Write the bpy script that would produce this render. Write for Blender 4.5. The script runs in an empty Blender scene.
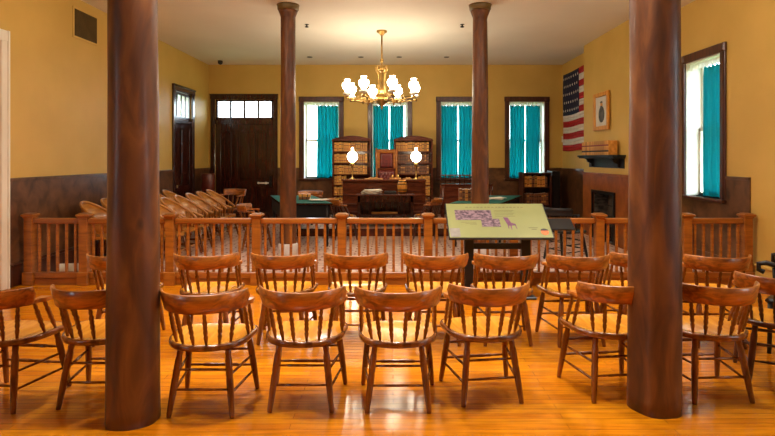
import bpy, math, random
from mathutils import Vector, Matrix, noise
PI = math.pi
R = math.radians
C = bpy.context.scene.collection
sc = bpy.context.scene

# ------------------------------------------------------------------ camera, world, lights, exposure
cam = bpy.data.cameras.new('camera'); co = bpy.data.objects.new('camera', cam); C.objects.link(co)
co.location = (0, 0, 1.64); co.rotation_euler = (PI/2, 0, 0)
cam.sensor_width = 36; cam.lens = 540/775*36
cam.shift_x = -5.5/775; cam.shift_y = -60/775
cam.clip_start = 0.05; cam.clip_end = 200
sc.camera = co

EXPOSURE = 0.86
WORLD = 7.0
LAMP = 22.0
SPOT = 34.0
DOWN = 24.0
w = bpy.data.worlds.new('world'); sc.world = w; w.use_nodes = True
bg = w.node_tree.nodes['Background']
bg.inputs[0].default_value = (0.80, 0.92, 1.0, 1); bg.inputs[1].default_value = WORLD
sc.view_settings.view_transform = 'Standard'; sc.view_settings.look = 'None'
sc.view_settings.exposure = EXPOSURE; sc.view_settings.gamma = 1
sc.view_settings.use_curve_mapping = False
try:
    sc.cycles.use_denoising = True
    sc.cycles.max_bounces = 8; sc.cycles.diffuse_bounces = 5; sc.cycles.transparent_max_bounces = 12
    sc.cycles.sample_clamp_indirect = 6.0
    sc.cycles.caustics_reflective = False; sc.cycles.caustics_refractive = False
except Exception: pass

# ------------------------------------------------------------------ materials
def s2l(c):
    return tuple(((v/255)/12.92 if v/255 <= .04045 else ((v/255+.055)/1.055)**2.4) for v in c) + (1,)
M = {}
def base_mat(name, rough=.5, metal=0, coat=0, spec=.5):
    m = bpy.data.materials.new(name); m.use_nodes = True; M[name] = m
    b = m.node_tree.nodes['Principled BSDF']
    b.inputs['Roughness'].default_value = rough; b.inputs['Metallic'].default_value = metal
    b.inputs['Coat Weight'].default_value = coat; b.inputs['Coat Roughness'].default_value = .12
    b.inputs['Specular IOR Level'].default_value = spec
    return m, m.node_tree, b
def noisy(name, c1, c2, scale=4, stretch=(1,1,1), rough=.5, metal=0, coat=0, detail=5, bump=0, dist=0, lo=.35, hi=.65, spec=.5, c3=None, rnd=0):
    """two- or three-colour noise material in object coordinates"""
    m, t, b = base_mat(name, rough, metal, coat, spec)
    N, L = t.nodes, t.links
    tc = N.new('ShaderNodeTexCoord'); mp = N.new('ShaderNodeMapping'); mp.inputs['Scale'].default_value = stretch
    L.new(tc.outputs['Object'], mp.inputs[0])
    nz = N.new('ShaderNodeTexNoise'); nz.inputs['Scale'].default_value = scale; nz.inputs['Detail'].default_value = detail
    nz.inputs['Distortion'].default_value = dist
    L.new(mp.outputs[0], nz.inputs[0])
    r = N.new('ShaderNodeValToRGB'); r.color_ramp.elements[0].position = lo; r.color_ramp.elements[1].position = hi
    r.color_ramp.elements[0].color = s2l(c1); r.color_ramp.elements[1].color = s2l(c2)
    if c3: e = r.color_ramp.elements.new((lo+hi)/2); e.color = s2l(c3)
    L.new(nz.outputs[0], r.inputs[0])
    out = r.outputs[0]
    if rnd:
        oi = N.new('ShaderNodeObjectInfo'); hs = N.new('ShaderNodeHueSaturation')
        mr = N.new('ShaderNodeMapRange'); mr.inputs[3].default_value = 1-rnd; mr.inputs[4].default_value = 1+rnd
        L.new(oi.outputs['Random'], mr.inputs[0]); L.new(mr.outputs[0], hs.inputs['Value']); L.new(out, hs.inputs['Color']); out = hs.outputs[0]
    L.new(out, b.inputs['Base Color'])
    if bump:
        bp = N.new('ShaderNodeBump'); bp.inputs['Strength'].default_value = bump; bp.inputs['Distance'].default_value = .01
        L.new(nz.outputs[0], bp.inputs['Height']); L.new(bp.outputs[0], b.inputs['Normal'])
    return m
def emit(name, col, strength):
    m, t, b = base_mat(name, .4)
    b.inputs['Base Color'].default_value = s2l(col); b.inputs['Emission Color'].default_value = s2l(col)
    b.inputs['Emission Strength'].default_value = strength
    return m

noisy('wall_paint', (200,164,78), (210,174,88), 1.2, rough=.55, bump=.05)
noisy('ceiling_paint', (232,226,214), (238,232,220), .8, rough=.75)
noisy('wainscot', (62,38,23), (120,80,50), 5, rough=.28, detail=8, dist=.6, lo=.3, hi=.72, coat=.15)
noisy('wainscot_lit', (128,66,22), (160,88,32), 5, rough=.35, detail=8, dist=.6)  # lighter wainscot for the chimney breast, its different light put into the colour
noisy('cream_paint', (226,222,206), (236,232,218), 2, rough=.45)
noisy('dark_wood', (34,12,8), (66,26,14), 3, (8,8,.8), rough=.22, coat=.3, dist=.5)
noisy('casing_wood', (50,22,14), (84,42,26), 3, (8,8,.8), rough=.3, coat=.2, dist=.5)
noisy('cherry', (68,27,13), (108,48,24), 2.5, (1,6,6), rough=.25, coat=.3, dist=.8)
noisy('chair_wood', (124,68,18), (192,114,36), 3, (1.2,7,9), rough=.34, coat=.25, dist=1.4, detail=6, rnd=.08)
noisy('chair_turned', (94,48,12), (142,78,24), 3, (6,6,1), rough=.26, coat=.4, dist=.4, rnd=.06)
noisy('seat_wood', (188,118,24), (218,150,44), 2.2, (6,1,1), rough=.24, coat=.5, dist=1.2, detail=6, rnd=.05)
noisy('dark_chair', (60,28,14), (84,40,20), 3, (6,6,1), rough=.3, coat=.3)
noisy('jury_wood', (168,108,38), (204,142,62), 3, (1,1,5), rough=.3, coat=.4, dist=1.0)
noisy('rail_wood', (132,74,22), (168,102,34), 3, (1,1,7), rough=.3, coat=.3, dist=.8)
noisy('rail_wood_long', (126,68,20), (160,94,30), 3, (.6,6,6), rough=.3, coat=.3, dist=.8)
noisy('brass', (152,118,60), (196,158,92), 6, rough=.28, metal=1)
noisy('black_paint', (10,10,12), (16,16,18), 6, rough=.4)
noisy('navy_metal', (8,16,26), (12,22,34), 6, rough=.35)
noisy('black_cloth', (8,8,10), (15,15,17), 12, rough=.9)
noisy('green_felt', (6,92,88), (10,108,100), 30, rough=.9)
noisy('leather', (76,20,20), (106,32,28), 14, rough=.35, bump=.2)
noisy('paper', (238,230,212), (248,243,230), 6, rough=.8)
noisy('tan_paper', (196,140,80), (216,164,100), 6, rough=.8)
noisy('book_tan', (186,124,46), (222,164,78), 14, rough=.5, rnd=.3)
noisy('book_brown', (112,66,38), (140,86,50), 14, rough=.5, rnd=.15)
noisy('book_red', (120,22,16), (140,30,20), 10, rough=.5)
noisy('book_black', (22,14,12), (30,20,16), 10, rough=.5)
noisy('oak_keg', (196,128,40), (226,160,62), 4, (6,6,1), rough=.4)
noisy('iron', (30,28,28), (46,42,40), 6, rough=.4, metal=.6)
noisy('soot_brick', (24,20,18), (96,88,80), 7, (1,1,3), rough=.9)
noisy('mat_board', (200,198,190), (214,212,204), 4, rough=.8)
noisy('photo_grey', (60,62,62), (96,98,98), 12, rough=.6)
noisy('red_vinyl', (84,30,18), (106,40,24), 8, rough=.3)
noisy('plinth_white', (206,200,196), (220,214,210), 4, rough=.5)
noisy('flag_white', (214,206,198), (226,218,210), 8, rough=.8)
noisy('flag_red', (164,20,30), (184,28,38), 8, rough=.8)
noisy('flag_blue', (14,22,52), (22,32,68), 8, rough=.85)
noisy('grass', (84,104,60), (128,140,92), 2, rough=.9)
noisy('panel_face', (118,119,68), (128,129,76), 1.5, rough=.45)
noisy('panel_ink', (100,96,58), (108,102,62), 6, rough=.5)
noisy('panel_photo', (52,26,44), (124,98,108), 26, (1,1.4,1), rough=.5, detail=6, lo=.38, hi=.6)
noisy('panel_purple', (84,36,70), (104,52,88), 20, rough=.5)
noisy('panel_grey', (120,112,104), (132,124,116), 20, rough=.5)
noisy('panel_orange', (180,80,30), (206,110,50), 20, rough=.5)
noisy('vent_metal', (96,76,36), (108,86,42), 6, rough=.5)
noisy('shade_slot', (22,16,8), (30,22,12), 6, rough=.8)
emit('lamp_glass', (255,238,206), LAMP)
emit('opal_glass', (255,238,206), LAMP*.8)
emit('spot_glass', (255,246,228), SPOT)

# column: dark knotty log with checks
def column_mat(name, c1, c2, c3):
    m = noisy(name, c1, c3, 2.0, (4,4,1.0), rough=.5, detail=12, dist=.9, lo=.3, hi=.7, coat=.08, c3=c2, bump=.3)
    t = m.node_tree; N, L = t.nodes, t.links; b = N['Principled BSDF']
    tc = N['Texture Coordinate']
    v = N.new('ShaderNodeTexVoronoi'); v.inputs['Scale'].default_value = 3.1
    mp = N.new('ShaderNodeMapping'); mp.inputs['Scale'].default_value = (1,1,.6); L.new(tc.outputs['Object'], mp.inputs[0]); L.new(mp.outputs[0], v.inputs[0])
    r = N.new('ShaderNodeValToRGB'); r.color_ramp.elements[0].position = .03; r.color_ramp.elements[1].position = .10
    r.color_ramp.elements[0].color = (.12,.12,.12,1); r.color_ramp.elements[1].color = (1,1,1,1)
    L.new(v.outputs['Distance'], r.inputs[0])
    mx = N.new('ShaderNodeMix'); mx.data_type = 'RGBA'; mx.blend_type = 'MULTIPLY'; mx.inputs[0].default_value = 1
    src = b.inputs['Base Color'].links[0].from_socket
    L.new(src, mx.inputs[6]); L.new(r.outputs[0], mx.inputs[7]); L.new(mx.outputs[2], b.inputs['Base Color'])
    return m
column_mat('column_wood', (60,30,10), (94,51,17), (126,76,30))

# floor boards (run left to right), glossy
def board_mat():
    m, t, b = base_mat('floor_boards', .17, coat=.3)
    N, L = t.nodes, t.links
    tc = N.new('ShaderNodeTexCoord')
    br = N.new('ShaderNodeTexBrick'); L.new(tc.outputs['Object'], br.inputs[0])
    br.inputs['Scale'].default_value = 1; br.inputs['Brick Width'].default_value = 1.7; br.inputs['Row Height'].default_value = .068
    br.inputs['Mortar Size'].default_value = .0016; br.offset = .37; br.inputs['Mortar Smooth'].default_value = .3
    br.inputs['Color1'].default_value = s2l((204,116,10)); br.inputs['Color2'].default_value = s2l((216,136,16)); br.inputs['Mortar'].default_value = s2l((124,62,6))
    mp = N.new('ShaderNodeMapping'); mp.inputs['Scale'].default_value = (1.2, 14, 1); L.new(tc.outputs['Object'], mp.inputs[0])
    nz = N.new('ShaderNodeTexNoise'); nz.inputs['Scale'].default_value = 2.5; nz.inputs['Detail'].default_value = 6; L.new(mp.outputs[0], nz.inputs[0])
    r = N.new('ShaderNodeValToRGB'); r.color_ramp.elements[0].color = (.66,.6,.55,1); r.color_ramp.elements[1].color = (1,1,1,1)
    r.color_ramp.elements[0].position = .3; r.color_ramp.elements[1].position = .62; L.new(nz.outputs[0], r.inputs[0])
    mx = N.new('ShaderNodeMix'); mx.data_type = 'RGBA'; mx.blend_type = 'MULTIPLY'; mx.inputs[0].default_value = 1
    L.new(br.outputs[0], mx.inputs[6]); L.new(r.outputs[0], mx.inputs[7]); L.new(mx.outputs[2], b.inputs['Base Color'])
    nz2 = N.new('ShaderNodeTexNoise'); nz2.inputs['Scale'].default_value = 3; L.new(tc.outputs['Object'], nz2.inputs[0])
    mr = N.new('ShaderNodeMapRange'); mr.inputs[3].default_value = .1; mr.inputs[4].default_value = .3; L.new(nz2.outputs[0], mr.inputs[0]); L.new(mr.outputs[0], b.inputs['Roughness'])
    bp = N.new('ShaderNodeBump'); bp.inputs['Strength'].default_value = .35; bp.inputs['Distance'].default_value = .003
    ad = N.new('ShaderNodeMath'); ad.operation = 'ADD'; sb = N.new('ShaderNodeMath'); sb.operation = 'MULTIPLY'; sb.inputs[1].default_value = -1
    L.new(br.outputs['Fac'], sb.inputs[0]); L.new(sb.outputs[0], ad.inputs[0]); L.new(nz.outputs[0], ad.inputs[1]); L.new(ad.outputs[0], bp.inputs['Height']); L.new(bp.outputs[0], b.inputs['Normal'])
board_mat()
def carpet_mat():
    m, t, b = base_mat('carpet', .42, spec=.5)
    N, L = t.nodes, t.links
    tc = N.new('ShaderNodeTexCoord')
    br = N.new('ShaderNodeTexBrick'); L.new(tc.outputs['Object'], br.inputs[0])
    br.inputs['Scale'].default_value = 1; br.inputs['Brick Width'].default_value = .26; br.inputs['Row Height'].default_value = .13
    br.inputs['Mortar Size'].default_value = .016
    br.inputs['Color1'].default_value = s2l((240,220,204)); br.inputs['Color2'].default_value = s2l((226,196,178)); br.inputs['Mortar'].default_value = s2l((160,94,74))
    nz = N.new('ShaderNodeTexNoise'); nz.inputs['Scale'].default_value = 14; nz.inputs['Detail'].default_value = 4; L.new(tc.outputs['Object'], nz.inputs[0])
    r = N.new('ShaderNodeValToRGB'); r.color_ramp.elements[0].color = s2l((170,96,76)); r.color_ramp.elements[1].color = (1,1,1,1)
    r.color_ramp.elements[0].position = .36; r.color_ramp.elements[1].position = .56; L.new(nz.outputs[0], r.inputs[0])
    mx = N.new('ShaderNodeMix'); mx.data_type = 'RGBA'; mx.blend_type = 'MULTIPLY'; mx.inputs[0].default_value = .5
    L.new(br.outputs[0], mx.inputs[6]); L.new(r.outputs[0], mx.inputs[7]); L.new(mx.outputs[2], b.inputs['Base Color'])
carpet_mat()
def curtain_mat():
    m, t, b = base_mat('curtain_cloth', .8)
    N, L = t.nodes, t.links
    b.inputs['Base Color'].default_value = s2l((6,134,142))
    tr = N.new('ShaderNodeBsdfTranslucent'); tr.inputs[0].default_value = s2l((10,200,206))
    mx = N.new('ShaderNodeMixShader'); mx.inputs[0].default_value = .46
    o = N['Material Output']; L.new(b.outputs[0], mx.inputs[1]); L.new(tr.outputs[0], mx.inputs[2]); L.new(mx.outputs[0], o.inputs[0])
curtain_mat()
def lace_mat():
    m, t, b = base_mat('lace', .8)
    N, L = t.nodes, t.links
    b.inputs['Base Color'].default_value = s2l((230,226,212))
    tr = N.new('ShaderNodeBsdfTranslucent'); tr.inputs[0].default_value = s2l((240,236,220))
    mx = N.new('ShaderNodeMixShader'); mx.inputs[0].default_value = .5
    o = N['Material Output']; L.new(b.outputs[0], mx.inputs[1]); L.new(tr.outputs[0], mx.inputs[2]); L.new(mx.outputs[0], o.inputs[0])
lace_mat()
def glass_mat():
    m, t, b = base_mat('glass', .02)
    N, L = t.nodes, t.links
    tr = N.new('ShaderNodeBsdfTransparent'); tr.inputs[0].default_value = (.94,.97,.98,1)
    gl = N.new('ShaderNodeBsdfGlossy'); gl.inputs['Roughness'].default_value = .02
    mx = N.new('ShaderNodeMixShader'); mx.inputs[0].default_value = .06
    o = N['Material Output']; L.new(tr.outputs[0], mx.inputs[1]); L.new(gl.outputs[0], mx.inputs[2]); L.new(mx.outputs[0], o.inputs[0])
glass_mat()
def brick_mat():
    m, t, b = base_mat('firebox_brick', .9)
    N, L = t.nodes, t.links
    tc = N.new('ShaderNodeTexCoord'); mp = N.new('ShaderNodeMapping'); mp.inputs['Rotation'].default_value = (PI/2, 0, PI/2)
    L.new(tc.outputs['Object'], mp.inputs[0])
    br = N.new('ShaderNodeTexBrick'); L.new(mp.outputs[0], br.inputs[0]); br.inputs['Scale'].default_value = 1
    br.inputs['Brick Width'].default_value = .22; br.inputs['Row Height'].default_value = .08; br.inputs['Mortar Size'].default_value = .01
    br.inputs['Color1'].default_value = s2l((96,80,66)); br.inputs['Color2'].default_value = s2l((60,48,40)); br.inputs['Mortar'].default_value = s2l((24,20,18))
    L.new(br.outputs[0], b.inputs['Base Color'])
brick_mat()

# ------------------------------------------------------------------ mesh builder
class MB:
    def __init__(s): s.v=[]; s.f=[]; s.m=[]; s.sm=[]; s.mats=[]
    def mi(s, mat):
        if mat not in s.mats: s.mats.append(mat)
        return s.mats.index(mat)
    def add(s, vs, fs, mat, smooth=False, T=None):
        o = len(s.v); k = s.mi(mat)
        for v in vs:
            v = Vector(v)
            s.v.append(T @ v if T else v)
        for f in fs: s.f.append([i+o for i in f]); s.m.append(k); s.sm.append(smooth)
    def box(s, x0,x1,y0,y1,z0,z1, mat, T=None, bev=0):
        if x0>x1: x0,x1=x1,x0
        if y0>y1: y0,y1=y1,y0
        if z0>z1: z0,z1=z1,z0
        if bev:
            b = min(bev, (x1-x0)*.45, (y1-y0)*.45, (z1-z0)*.45)
            vs=[]; 
            for z,i in ((z0,b),(z0+b,0),(z1-b,0),(z1,b)):
                # octagonal rings
                X0,X1,Y0,Y1 = x0+i,x1-i,y0+i,y1-i
                c=b if i==0 else b*.4
                vs += [(X0+c,Y0,z),(X1-c,Y0,z),(X1,Y0+c,z),(X1,Y1-c,z),(X1-c,Y1,z),(X0+c,Y1,z),(X0,Y1-c,z),(X0,Y0+c,z)]
            fs=[[7,6,5,4,3,2,1,0],[24+i for i in range(8)]]
            for k in range(3):
                for i in range(8):
                    j=(i+1)%8; fs.append([k*8+i,k*8+j,k*8+8+j,k*8+8+i])
            s.add(vs,fs,mat,False,T)
        else:
            vs=[(x0,y0,z0),(x1,y0,z0),(x1,y1,z0),(x0,y1,z0),(x0,y0,z1),(x1,y0,z1),(x1,y1,z1),(x0,y1,z1)]
            s.add(vs,[[3,2,1,0],[4,5,6,7],[0,1,5,4],[1,2,6,5],[2,3,7,6],[3,0,4,7]],mat,False,T)
        return s
    def turn(s, p0, p1, prof, mat, n=10, T=None, cap=True):
        """turned piece from p0 to p1; prof = [(t, radius)]"""
        p0=Vector(p0); p1=Vector(p1); d=(p1-p0)
        u=d.normalized(); a=Vector((1,0,0)) if abs(u.x)<.8 else Vector((0,1,0))
        e=u.cross(a).normalized(); g=u.cross(e)
        vs=[]
        for t,r in prof:
            c=p0+d*t
            for i in range(n):
                an=2*PI*i/n; vs.append(c+e*math.cos(an)*r+g*math.sin(an)*r)
        fs=[]
        for k in range(len(prof)-1):
            for i in range(n):
                j=(i+1)%n; fs.append([k*n+j,k*n+i,k*n+n+i,k*n+n+j])
        s.add(vs,fs,mat,True,T)
        if cap:
            o=len(s.v)-len(vs); k=s.mi(mat)
            s.f.append([o+i for i in range(n)]); s.m.append(k); s.sm.append(False)
            s.f.append([o+(len(prof)-1)*n+i for i in reversed(range(n))]); s.m.append(k); s.sm.append(False)
        return s
    def lathe(s, prof, mat, n=16, c=(0,0,0), T=None):
        """prof = [(radius, z)] bottom to top round z through c"""
        vs=[]; c=Vector(c)
        for r,z in prof:
            for i in range(n):
                an=2*PI*i/n; vs.append(c+Vector((r*math.cos(an), r*math.sin(an), z)))
        fs=[]
        for k in range(len(prof)-1):
            for i in range(n):
                j=(i+1)%n; fs.append([k*n+i,k*n+j,k*n+n+j,k*n+n+i])
        s.add(vs,fs,mat,True,T)
        o=len(s.v)-len(vs); k=s.mi(mat)
        if prof[0][0]>1e-4: s.f.append([o+i for i in reversed(range(n))]); s.m.append(k); s.sm.append(False)
        if prof[-1][0]>1e-4: s.f.append([o+(len(prof)-1)*n+i for i in range(n)]); s.m.append(k); s.sm.append(False)
        return s
    def tube(s, pts, r, mat, n=8, T=None, closed=False):
        pts=[Vector(p) for p in pts]; vs=[]; N=len(pts); up=None
        for i,p in enumerate(pts):
            a=pts[(i-1)%N] if (i>0 or closed) else p; b=pts[(i+1)%N] if (i<N-1 or closed) else p
            u=(b-a).normalized()
            if up is None:
                up=Vector((0,0,1)) if abs(u.z)<.9 else Vector((1,0,0))
            e=u.cross(up)
            if e.length<1e-4: e=u.cross(Vector((1,0,0)))
            e.normalize(); g=e.cross(u).normalized(); up=g
            rr=r(i/(N-1)) if callable(r) else r
            for k in range(n):
                an=2*PI*k/n; vs.append(p+e*math.cos(an)*rr+g*math.sin(an)*rr)
        fs=[]
        for i in range(N if closed else N-1):
            j=(i+1)%N
            for k in range(n):
                l=(k+1)%n; fs.append([i*n+l,i*n+k,j*n+k,j*n+l])
        if not closed: fs += [list(range(n)), list(reversed(range((N-1)*n,N*n)))]
        s.add(vs,fs,mat,True,T); return s
    def loft(s, secs, mat, smooth=True, T=None, closed_ring=True):
        """secs: list of equal-length rings"""
        n=len(secs[0]); vs=[p for r in secs for p in r]; fs=[]
        for i in range(len(secs)-1):
            for k in range(n if closed_ring else n-1):
                l=(k+1)%n; fs.append([i*n+k,i*n+l,(i+1)*n+l,(i+1)*n+k])
        if closed_ring: fs += [list(reversed(range(n))), list(range((len(secs)-1)*n, len(secs)*n))]
        s.add(vs,fs,mat,smooth,T); return s
    def prism(s, poly, z0, z1, mat, T=None, smooth=False):
        n=len(poly); vs=[(x,y,z0) for x,y in poly]+[(x,y,z1) for x,y in poly]
        fs=[list(reversed(range(n))), list(range(n,2*n))]+[[i,(i+1)%n,n+(i+1)%n,n+i] for i in range(n)]
        s.add(vs,fs,mat,smooth,T); return s
    def build(s, name, parent=None, loc=None, rot=None, auto=35):
        me=bpy.data.meshes.new(name); me.from_pydata([tuple(v) for v in s.v],[],s.f); me.update()
        for m in s.mats: me.materials.append(M[m])
        me.polygons.foreach_set('material_index', s.m); me.polygons.foreach_set('use_smooth', s.sm)
        o=bpy.data.objects.new(name, me); C.objects.link(o)
        if parent: o.parent=parent
        if loc: o.location=loc
        if rot: o.rotation_euler=rot
        return o
def tag(o, label=None, cat=None, group=None, kind=None):
    if label: o['label']=label
    if cat: o['category']=cat
    if group: o['group']=group
    if kind: o['kind']=kind
    return o
def empty(name, loc=(0,0,0), rz=0, label=None, cat=None, group=None, kind=None):
    o=bpy.data.objects.new(name,None); C.objects.link(o); o.location=loc; o.rotation_euler=(0,0,rz)
    o.empty_display_size=.1
    return tag(o,label,cat,group,kind)
def copy_tree(o, parent=None):
    c=o.copy(); C.objects.link(c)
    if parent: c.parent=parent
    for ch in kids[o.name]: copy_tree(ch,c)
    return c
kids={}
def index(o):
    kids[o.name]=[c for c in o.children]
    for c in kids[o.name]: index(c)
def struct(o): o['kind']='structure'; return o
def RX(a): return Matrix.Rotation(a,4,'X')
def RY(a): return Matrix.Rotation(a,4,'Y')
def RZ(a): return Matrix.Rotation(a,4,'Z')
def TR(*p): return Matrix.Translation(p)

# ------------------------------------------------------------------ room shell
XL, XR, XRF, YB, YF, H = -4.85, 4.70, 4.45, 14.2, -3.6, 4.09
TH = .34
def holed(u0,u1,z0,z1,holes,fn):
    us=sorted({u0,u1,*[h[0] for h in holes],*[h[1] for h in holes]}); us=[u for u in us if u0<=u<=u1]
    zs=sorted({z0,z1,*[h[2] for h in holes],*[h[3] for h in holes]}); zs=[z for z in zs if z0<=z<=z1]
    for a,b in zip(us,us[1:]):
        start=None
        for c,d in zip(zs,zs[1:]):
            um,zm=(a+b)/2,(c+d)/2
            solid=not any(h[0]<um<h[1] and h[2]<zm<h[3] for h in holes)
            if solid and start is None: start=c
            if not solid and start is not None: fn(a,b,start,c); start=None
        if start is not None: fn(a,b,start,zs[-1])
struct(MB().box(XL-TH,XR+TH,YF-TH,YB+TH,-.2,0,'floor_boards').build('floor'))
struct(MB().box(XL-TH,XR+TH,YF-TH,YB+TH,H,H+.2,'ceiling_paint').build('ceiling'))
tag(MB().box(XL+.07,4.11,7.12,YB-.04,0,.012,'carpet').box(4.11,XR-.05,7.12,9.40,0,.012,'carpet').build('carpet'),'patterned pinkish beige carpet covering the courtroom floor behind the rail','carpet')

WIN_X=[-1.88,-.08,1.72,3.52]       # centres of the four windows of the back wall
WZ0,WZ1=1.05,3.25                  # outer casing
WW=1.17
backdoor=(-4.79,-3.03,3.32)
bholes=[(x-WW/2+.12,x+WW/2-.12,WZ0+.05,WZ1-.13) for x in WIN_X]
dh=(backdoor[0]+.12,backdoor[1]-.12,-.01,backdoor[2]-.14)
b=MB(); holed(XL-TH,XR+TH,0,H,bholes+[dh],lambda a,c,d,e:b.box(a,c,YB,YB+TH,d,e,'wall_paint')); struct(b.build('wall_back'))
leftdoor=(11.85,13.1,3.27)
leftopen=(5.45,6.80,3.23)
# each side wall also gets an added, unseen window to light the near floor
lh=[(leftdoor[0]+.1,leftdoor[1]-.1,-.01,leftdoor[2]-.12),(leftopen[0]+.13,leftopen[1]-.13,-.01,leftopen[2]-.13),(-.2,.8,1.1,3.12)]
b=MB(); holed(YF,YB,0,H,lh,lambda a,c,d,e:b.box(XL-TH,XL,a,c,d,e,'wall_paint')); struct(b.build('wall_left'))
RW=(7.60,8.78,1.0,3.28)
rh=[(RW[0]+.1,RW[1]-.1,RW[2]+.05,RW[3]-.12),(1.6,2.6,1.1,3.12)]
b=MB(); holed(YF,11.9,0,H,rh,lambda a,c,d,e:b.box(XR,XR+TH,a,c,d,e,'wall_paint'))
b.box(XRF,XR+TH,11.9,YB,0,H,'wall_paint'); struct(b.build('wall_right'))
b=MB().box(XL-TH,XR+TH,YF-TH,YF,0,H,'wall_paint'); struct(b.build('wall_front'))
# chimney breast with firebox opening
BX,BY0,BY1=4.17,9.45,11.80
b=MB(); holed(BY0,BY1,0,H,[(10.12,11.2,-.01,.97)],lambda a,c,d,e:b.box(BX,BX+.3,a,c,d,e,'wall_paint'))
b.box(BX+.3,XR,BY0,BY1,0,H,'wall_paint'); struct(b.build('wall_chimney'))

# wainscot boards
WT=1.385
def wains(name,segs,horizontal=True,mat='wainscot'):
    b=MB()
    for kind,a,c,pos,z in segs:
        t=.018
        if kind=='y': b.box(a,c,pos-t,pos,0,z,mat); b.box(a,c,pos-t-.014,pos,z-.045,z,mat,bev=.006) if z>1.2 else None; b.box(a,c,pos-t-.012,pos,.0,.24,mat)
        if kind=='L': b.box(pos,pos+t,a,c,0,z,mat); b.box(pos,pos+t+.014,a,c,z-.045,z,mat,bev=.006) if z>1.2 else None; b.box(pos,pos+t+.012,a,c,0,.24,mat)
        if kind=='R': b.box(pos-t,pos,a,c,0,z,mat); b.box(pos-t-.014,pos,a,c,z-.045,z,mat,bev=.006) if z>1.2 else None; b.box(pos-t-.012,pos,a,c,0,.24,mat)
    struct(b.build(name))
segs=[]
edges=[backdoor[1]]+[v for x in WIN_X for v in (x-WW/2,x+WW/2)]+[XRF]
for i in range(0,len(edges),2): segs.append(('y',edges[i],edges[i+1],YB,WT))
for x in WIN_X: segs.append(('y',x-WW/2,x+WW/2,YB,WZ0))
segs.append(('y',XL,backdoor[0],YB,WT))
wains('trim_1',segs)
wains('trim_2',[('L',leftopen[1],leftdoor[0],XL,WT),('L',leftdoor[1],YB,XL,WT)])
wains('trim_3',[('R',11.82,YB,XRF,WT),('R',7.09,RW[0],XR,WT),('R',RW[1],BY0,XR,WT),('R',RW[0],RW[1],XR,RW[2])])
b=MB(); holed(BY0,BY1,0,1.33,[(10.12,11.2,-.01,.97)],lambda a,c,d,e:b.box(BX-.018,BX,a,c,d,e,'wainscot_lit'))
b.box(BX-.03,BX,BY0,BY1,1.29,1.34,'wainscot_lit',bev=.006)
struct(b.build('trim_4'))
# near baseboards
b=MB().box(XL,XL+.025,YF,leftopen[0],0,.26,'wall_paint').box(XL,XL+.035,YF,leftopen[0],.22,.25,'wall_paint'); struct(b.build('baseboard_left'))
b=MB().box(XR-.025,XR,YF,7.09,0,.26,'wall_paint').box(XR-.045,XR,YF,7.09,.24,.28,'wall_paint',bev=.008).box(XR-.04,XR,YF,7.09,0,.06,'wall_paint'); struct(b.build('baseboard_right'))
struct(MB().box(XL,XL+.045,leftopen[1],leftopen[1]+2.4,.012,.30,'casing_wood').box(XL,XL+.06,leftopen[1],leftopen[1]+2.4,.26,.29,'casing_wood',bev=.01).build('baseboard_far'))

# ---- firebox
b=MB(); b.box(BX+.001,BX+.299,10.13,11.19,0,.03,'soot_brick'); b.box(BX+.28,BX+.299,10.13,11.19,.03,.96,'firebox_brick')
b.box(BX+.001,BX+.28,10.121,10.14,.0,.96,'soot_brick').box(BX+.001,BX+.28,11.18,11.199,0,.96,'soot_brick').box(BX+.001,BX+.28,10.13,11.19,.95,.969,'soot_brick')
struct(b.build('wall_firebox'))
t=empty('fireplace_surround',(BX-.018,10.66,0),0,'black framed fireplace opening low in the chimney breast','fireplace')
MB().box(-.03,0,-.58,-.52,0,.99,'black_paint').box(-.03,0,.52,.58,0,.99,'black_paint').box(-.03,0,-.52,.52,.93,.99,'black_paint').build('frame',t)
g=MB()
for k in range(9): g.box(.05,.065,-.40+.1*k-.008,-.40+.1*k+.008,.04,.34,'iron')
g.box(.045,.07,-.42,.42,.30,.325,'iron').box(.045,.07,-.42,.42,.06,.085,'iron'); g.build('grate',t)

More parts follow.
